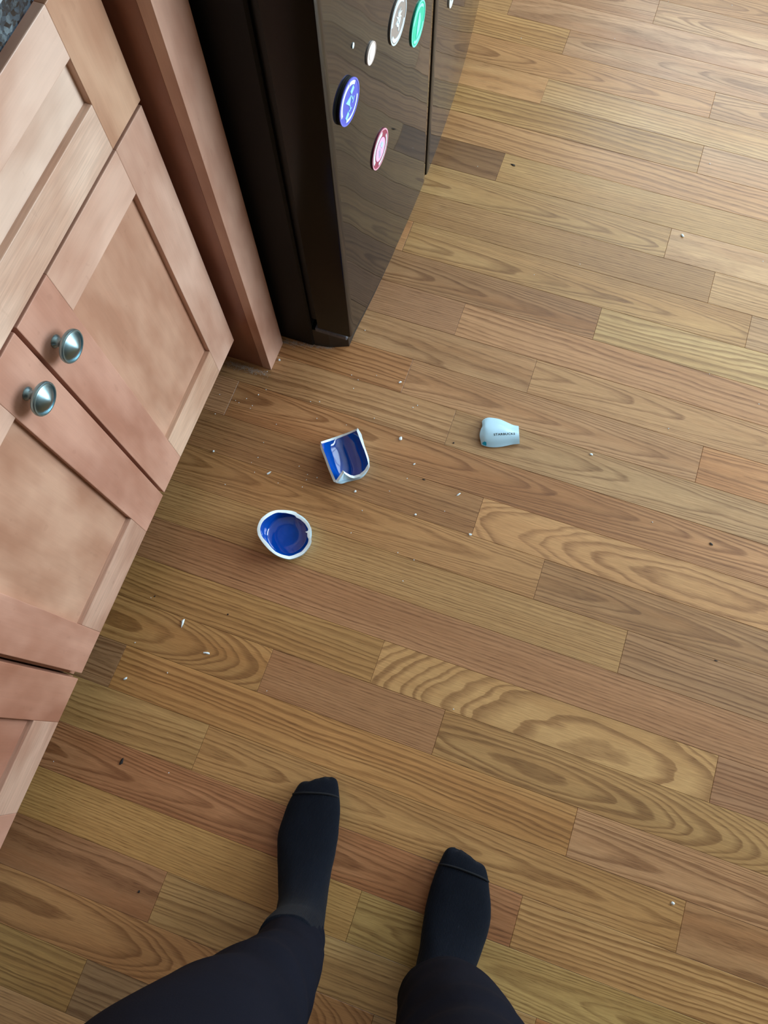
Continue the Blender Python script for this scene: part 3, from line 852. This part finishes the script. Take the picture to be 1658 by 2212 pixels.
# print on the outside of the near tip of shard 2
def surf2(i, j, off=0.0003):
    a = outg[min(i+1, NU-1)][j]-outg[max(i-1, 0)][j]; b = outg[i][min(j+1, NV-1)]-outg[i][max(j-1, 0)]
    return outg[i][j]
def po(i, j, off=0.0004):
    i0, j0 = min(int(i), NU-2), min(int(j), NV-2); a, b = i-i0, j-j0
    f = lambda G: lerp(lerp(G[i0][j0], G[i0+1][j0], a), lerp(G[i0][j0+1], G[i0+1][j0+1], a), b)
    p, q = f(outg), f(grid)
    return p + (p-q).normalized()*off - loc2
def print_on(name, strips, mat):
    bm = bmesh.new()
    for (i0, j0, i1, j1, w) in strips:
        A, B = po(i0, j0), po(i1, j1); e = (B-A).normalized(); m = po((i0+i1)/2+.2, (j0+j1)/2+.2, 0.004)-po((i0+i1)/2+.2, (j0+j1)/2+.2, 0)
        u = e.cross(m.normalized())*w/2
        bm.faces.new([bm.verts.new(p) for p in (A-u, B-u, B+u, A+u)])
    bm_obj(name, bm, mat, sh2)
print_on('printed_digits', [(23.6, 7.2, 23.4, 8.2, .0006), (23.1, 7.2, 22.9, 8.2, .0006), (22.9, 8.2, 22.6, 7.6, .0006), (22.5, 7.2, 22.3, 8.2, .0006), (22.3, 8.2, 22.0, 7.6, .0006)], PINKINK)
print_on('printed_line', [(21.3, 6.5, 21.3, 10.5, .0006), (21.3, 10.5, 21.8, 14.5, .0006), (21.8, 14.5, 22.4, 16.0, .0006), (22.4, 16.0, 21.6, 17.0, .0006)], BLUEINK)
# ------------------------------------------------------------------ chips and crumbs
def chip_mesh(r, L, W, Hh):
    bm = bmesh.new()
    bmesh.ops.create_icosphere(bm, subdivisions=1, radius=1.0)
    for v in bm.verts:
        k = 1+r.uniform(-.28, .28)
        v.co = Vector((v.co.x*L/2*k, v.co.y*W/2*k, max(0.0, (v.co.z*k*.6+0.5)*Hh)))
    zmin = min(v.co.z for v in bm.verts)
    for v in bm.verts: v.co.z -= zmin
    return bm
PPM = 0.00090
rc = random.Random(5)
CHIPS = [(865,948,8,7,70,'chunky white ceramic chip right of the blue trough shard'),
 (581,1022,11,4.5,33,'elongated white ceramic chip on the floor above the blue bowl'),
 (767,1062,6,5,20,'small white ceramic chip just below the trough shard'),
 (990,1068,11,3.5,38,'thin white ceramic sliver near the dark-edged board joint, middle of the floor'),
 (1015,1155,6.5,6,10,'rounded white ceramic chip below the pale wavy board end'),
 (395,1346,19,5.5,78,'longest white ceramic sliver, upright, by the near cabinet doors'),
 (446,1411,14,4.5,-8,'flat white ceramic sliver lying level below the longest sliver'),
 (271,1466,9,5,28,'white ceramic chip on the board beside the cabinet corner'),
 (1276,982,8,4.5,-10,'white ceramic chip on the floor right of the lettered shard'),
 (864,826,8,4,28,'white ceramic chip at the board joint in front of the refrigerator'),
 (1473,510,6,9,20,'grey white ceramic chip far right, on a pale board'),
 (1452,1951,6,6,0,'pale ceramic chip at bottom right beside the right foot'),
 (461,975,5,5,0,'tiny bright ceramic chip by the cabinet door corner'),
 (603,778,5,5,0,'tiny ceramic chip at the foot of the end panel'),
 (897,1112,5,4,10,'small ceramic chip on the red board below the trough shard'),
 (894,1003,6,3,35,'short ceramic sliver right of the trough shard')]
for u, v, a, b, ang, lab in CHIPS:
    p = px(u, v, 0.0)
    bm = chip_mesh(rc, a*PPM*1.08, b*PPM*1.08, min(a, b)*PPM*0.6)
    o = bm_obj('ceramic_chip', bm, CB)
    # image directions turn into the floor by the camera's heading
    o.location = p + Vector((0, 0, 0.0002)); o.rotation_euler = (0, 0, math.radians(ang) + CAM_ROT[2])
    tag(o, lab, 'chip', 'larger ceramic chips on the floor')
CR = []
for sc, ox, oy, L in ((5.92, 420, 760, [(322,547),(525,625),(567,652),(665,600),(714,724),(817,550),(1483,637),(1598,640),(1564,853),(1045,928),(883,1160),(812,1353),(1337,1465),(728,1417),(768,1541),(1443,1570),(1430,1638),(1567,1610),(1378,1730),(1068,1680),(392,1698),(265,795),(915,485),(740,690),(930,255)]),
    (6.377, 740, 780, [(122,195),(465,200),(212,260),(1028,613),(965,640),(148,378),(432,790),(50,880)]),
    (4.363, 680, 1000, [(18,140),(702,267),(868,147),(1222,455),(780,847),(932,915),(828,1113),(445,450),(340,660)]),
    (3.948, 200, 1250, [(498,163),(650,1655),(1485,957),(638,803),(362,545)]),
    (1.0, 0, 0, [(116,1645),(1252,571),(1153,594),(1327,84),(1532,354),(1443,4),(1125,83),(1647,565),(1531,808),(1638,873),(1443,926),(1408,1128),(979,1532),(788,714),(779,655),(1031,360),(1580,12)])):
    CR += [(ox+a/sc, oy+b/sc) for a, b in L]
cm = []
for k in range(6):
    bm = chip_mesh(rc, 0.0026, 0.0019, 0.0011); me = bpy.data.meshes.new('ceramic_crumb'); bm.to_mesh(me); bm.free(); me.materials.append(CB); cm.append(me)
for k, (u, v) in enumerate(CR):
    o = bpy.data.objects.new('ceramic_crumb', cm[k % 6]); COL.objects.link(o)
    o.location = px(u, v, 0.0) + Vector((0, 0, 0.0002)); o.rotation_euler = (0, 0, rc.uniform(0, 6.28)); s = rc.uniform(.75, 1.15); o.scale = (s, s, s)
    tag(o, 'tiny white ceramic crumb scattered over the oak floor', 'crumb', 'tiny ceramic crumbs on the floor')
SPECK = plain('dark_debris', lin(34, 28, 28), 0.7, var=0.3, scale=400)
for u, v, a, b, ang, lab in [(263,1645,15,7.5,65,'dark brown oblong crumb on the floor beside the near cabinet'),
    (1535,1175,9,5.5,-45,'dark fleck far right on the brown board beyond the blond one'),
    (492,1327,4.5,4,0,'dark round speck on the orange board below the blue bowl'),
    (334,1288,5,3,40,'dark small speck beside the cabinet door bottom'),
    (300,1926,6,4.5,50,'dark speck on the red board by the left trouser leg'),
    (915,1036,10,3,-20,'dark thin fleck between the trough shard and the lettered shard'),
    (979,957,4,4,0,'dark round speck left of the lettered shard'),
    (1545,1427,9,3,-20,'dark thin fleck at the right edge of the brown boards'),
    (1108,357,15,5,-35,'dark knot-like fleck on the pale board by the refrigerator gap')]:
    p = px(u, v, 0.0)
    o = bm_obj('dark_speck', chip_mesh(rc, a*PPM, b*PPM, min(a, b)*PPM*0.35), SPECK)
    o.location = p + Vector((0, 0, 0.0002)); o.rotation_euler = (0, 0, math.radians(ang)+CAM_ROT[2]); tag(o, lab, 'debris')

# ------------------------------------------------------------------ person (dark socks and trousers)
PERSON = Vector((0.06, -0.27, 0.0))
person = empty('person', PERSON); tag(person, 'standing person seen from above in dark navy socks and black trousers', 'person')
SAG = [((.000,.017),(.000,.008),.018),((.003,.025),(.002,.004),.027),((.012,.031),(.010,.000),.034),((.030,.036),(.030,0),.041),
       ((.060,.042),(.060,0),.048),((.092,.051),(.092,0),.0510),((.122,.066),(.128,0),.0480),((.147,.086),(.165,0),.0430),((.163,.108),(.205,0),.0395),
       ((.171,.128),(.232,.003),.0380),((.174,.145),(.248,.020),.0380),((.175,.160),(.253,.055),.0390),((.174,.178),(.249,.100),.0395),
       ((.173,.200),(.245,.140),.0400),((.172,.225),(.246,.200),.0405),((.171,.255),(.248,.250),.0400)]
def make_sock(tip, heel_dir, side, wide=1.0):
    """side=+1: big toe towards +lateral"""
    d = Vector((heel_dir[0], heel_dir[1], 0)).normalized(); lat = Vector((-d.y, d.x, 0))
    n = 36; rings = []
    # finer rings by interpolation
    K = len(SAG)-1; M = 46
    shift = [.016, .015, .013, .0095, .004, .000, -.001, -.001, 0, 0, 0, 0, 0, 0, 0, 0]
    def V(k): 
        (a, b), (c, e), w = SAG[k]; return Vector((a, b, c, )), Vector((e, w, shift[k]))
    A = [V(k)[0] for k in range(K+1)]; B = [V(k)[1] for k in range(K+1)]
    vs, fs = [], []
    for m in range(M+1):
        t = m/M
        a, b = cr(A, t), cr(B, t)
        top = Vector((a.x, a.y)); bot = Vector((a.z, b.x)); w = b.y*(wide if t < 0.7 else 1+(wide-1)*max(0, (1-t)/0.3)); sh = b.z*side
        mid = (top+bot)/2; hv = (top-bot)/2
        for i in range(n):
            th = 2*math.pi*i/n
            c, s = math.cos(th), math.sin(th)
            e = 0.82
            cc = math.copysign(abs(c)**e, c); ss = math.copysign(abs(s)**e, s)
            q = mid + hv*ss
            # toes: soft scallop at the tip
            P = tip + d*q.x + lat*(sh + w*cc) ; z = max(q.y, 0.0006)
            f = max(0, 1-t*7)
            if f > 0: P += d*(f*0.0018*math.cos(cc*9.0) + f*0.010*max(0, -cc*side))
            nz = noise.noise(Vector((P.x*45, P.y*45, z*45)))*0.0012
            vs.append(Vector((P.x + lat.x*nz*cc, P.y + lat.y*nz*cc, z+(nz if ss > 0 else 0))) - PERSON)
    for m in range(M):
        for i in range(n):
            j = (i+1) % n
            fs.append((m*n+i, m*n+j, (m+1)*n+j, (m+1)*n+i))
    fs.append(tuple(range(n))[::-1]); fs.append(tuple(range(M*n, (M+1)*n)))
    o = pd_obj('sock', vs, fs, KNIT, person, 180)
    # toe seam: a raised thread over the toes
    sv, sf = [], []; m0 = int(M*2.95/K); ring = [vs[m0*n+i] for i in range(1, n//2)]
    pts = []
    for i, p in enumerate(ring):
        c = i/(len(ring)-1)
        pts.append(p + d*(0.006*math.sin(math.pi*c)*-1 + 0.004*(1-c if side > 0 else c)) + Vector((0, 0, 0.0008)))
    k = 6; rr = 0.0011
    for i, p in enumerate(pts):
        tn = (pts[min(i+1, len(pts)-1)]-pts[max(i-1, 0)]).normalized(); u = tn.cross(Vector((0, 0, 1))); u = u.normalized() if u.length > 1e-6 else d; w_ = u.cross(tn)
        for q in range(k): sv.append(p + u*rr*1.6*math.cos(q*2*math.pi/k) + w_*rr*math.sin(q*2*math.pi/k))
    for i in range(len(pts)-1):
        for q in range(k): sf.append((i*k+q, i*k+(q+1) % k, (i+1)*k+(q+1) % k, (i+1)*k+q))
    pd_obj('toe_seam', sv, sf, SEAM, o, 180)
    return o
make_sock(Vector((-0.1235, -0.0920, 0)), (0.076, -0.240), 1.0)['label'] = 'dark navy sock on the left foot'
make_sock(Vector((0.1830, -0.1200, 0)), (-0.004, -0.250), -1.0, 1.07)['label'] = 'dark navy sock on the right foot'

def leg_loft(bm, secs, seed, n=40, m=60):
    S = [Vector(s[:3]) for s in secs]; Rr = [Vector((s[3], s[4], 0)) for s in secs]
    rows = []
    for k in range(m+1):
        t = k/m; c = cr(S, t); r = cr(Rr, t); row = []
        fold = max(0.0, 1-abs(c.z-0.17)/0.14); kn = max(0.0, 1-abs(c.z-0.50)/0.20)
        for i in range(n):
            a = 2*math.pi*i/n
            w = 1 + 0.035*fold*math.sin(c.z*105 + 1.6*math.sin(a+seed) + seed) + 0.03*kn*math.sin(c.z*60+2*math.sin(a)+seed)
            w += 0.05*noise.noise(Vector((math.cos(a)*1.4+seed, math.sin(a)*1.4, c.z*9)))
            row.append(bm.verts.new(Vector((c.x+r.x*w*math.cos(a), c.y+r.y*w*math.sin(a), c.z)) - PERSON))
        rows.append(row)
    for k in range(m):
        for i in range(n):
            j = (i+1) % n; bm.faces.new((rows[k][i], rows[k][j], rows[k+1][j], rows[k+1][i]))
    bm.faces.new(rows[0][::-1]); bm.faces.new(rows[-1])
bm = bmesh.new()
leg_loft(bm, [(-.055,-.318,.095,.045,.046),(-.055,-.313,.15,.047,.049),(-.054,-.308,.22,.049,.052),(-.053,-.304,.35,.053,.057),(-.060,-.300,.48,.062,.066),(-.065,-.300,.58,.070,.072),(-.072,-.302,.66,.079,.082),(-.072,-.308,.78,.095,.098),(-.055,-.315,.90,.105,.112)], 0.7)
leg_loft(bm, [(.166,-.332,.092,.048,.050),(.171,-.318,.14,.056,.055),(.176,-.304,.20,.065,.064),(.179,-.294,.28,.073,.071),(.178,-.290,.36,.077,.076),(.175,-.288,.50,.081,.082),(.168,-.290,.64,.089,.092),(.156,-.300,.78,.098,.102),(.130,-.315,.90,.105,.112)], 2.9)
leg_loft(bm, [(.040,-.315,.80,.150,.105),(.040,-.315,.88,.178,.120),(.040,-.318,.96,.172,.118),(.040,-.318,1.03,.160,.110)], 5.0, 48, 24)
tr = bm_obj('trousers', bm, None, None)
rm = tr.modifiers.new('remesh', 'REMESH'); rm.mode = 'VOXEL'; rm.voxel_size = 0.0065
smod = tr.modifiers.new('smooth', 'SMOOTH'); smod.factor = 0.5; smod.iterations = 3
dg = bpy.context.evaluated_depsgraph_get()
me = bpy.data.meshes.new_from_object(tr.evaluated_get(dg)); bpy.data.objects.remove(tr)
me.materials.clear()
o = link('trousers', me, CLOTH, person, 180); o['label'] = 'black loose trousers'

# ------------------------------------------------------------------ dust under the refrigerator
rd = random.Random(3)
DUST = plain('grey_dust', lin(170, 160, 150), 0.9)
def dust(pick, count, label):
    sv, sf = [], []
    for _ in range(count):
        u, v = pick()
        p = px(u, v, 0.0); a = rd.uniform(0, 6.28); L = rd.uniform(.002, .006); w = .00025
        d = Vector((math.cos(a), math.sin(a), 0)); e = Vector((-d.y, d.x, 0)); h = Vector((0, 0, rd.uniform(.0004, .003)))
        b = len(sv); sv += [p-d*L+e*w+Vector((0,0,.0003)), p-d*L-e*w+Vector((0,0,.0003)), p+d*L+h]; sf.append((b, b+1, b+2))
    tag(pd_obj('dust_fluff', sv, sf, DUST), label, 'dust', None, 'stuff')
def by_fridge():
    u = rd.uniform(612, 720); return u, 739 + (u-612)*0.11 + rd.gauss(0, 2.5)
def by_panel():
    u = rd.uniform(490, 580); return u, 779 + (u-490)*0.31 + abs(rd.gauss(0, 5))
dust(by_fridge, 260, 'grey dust fluff along the foot of the refrigerator side')
dust(by_panel, 220, 'grey dust fluff in the corner at the foot of the end panel')
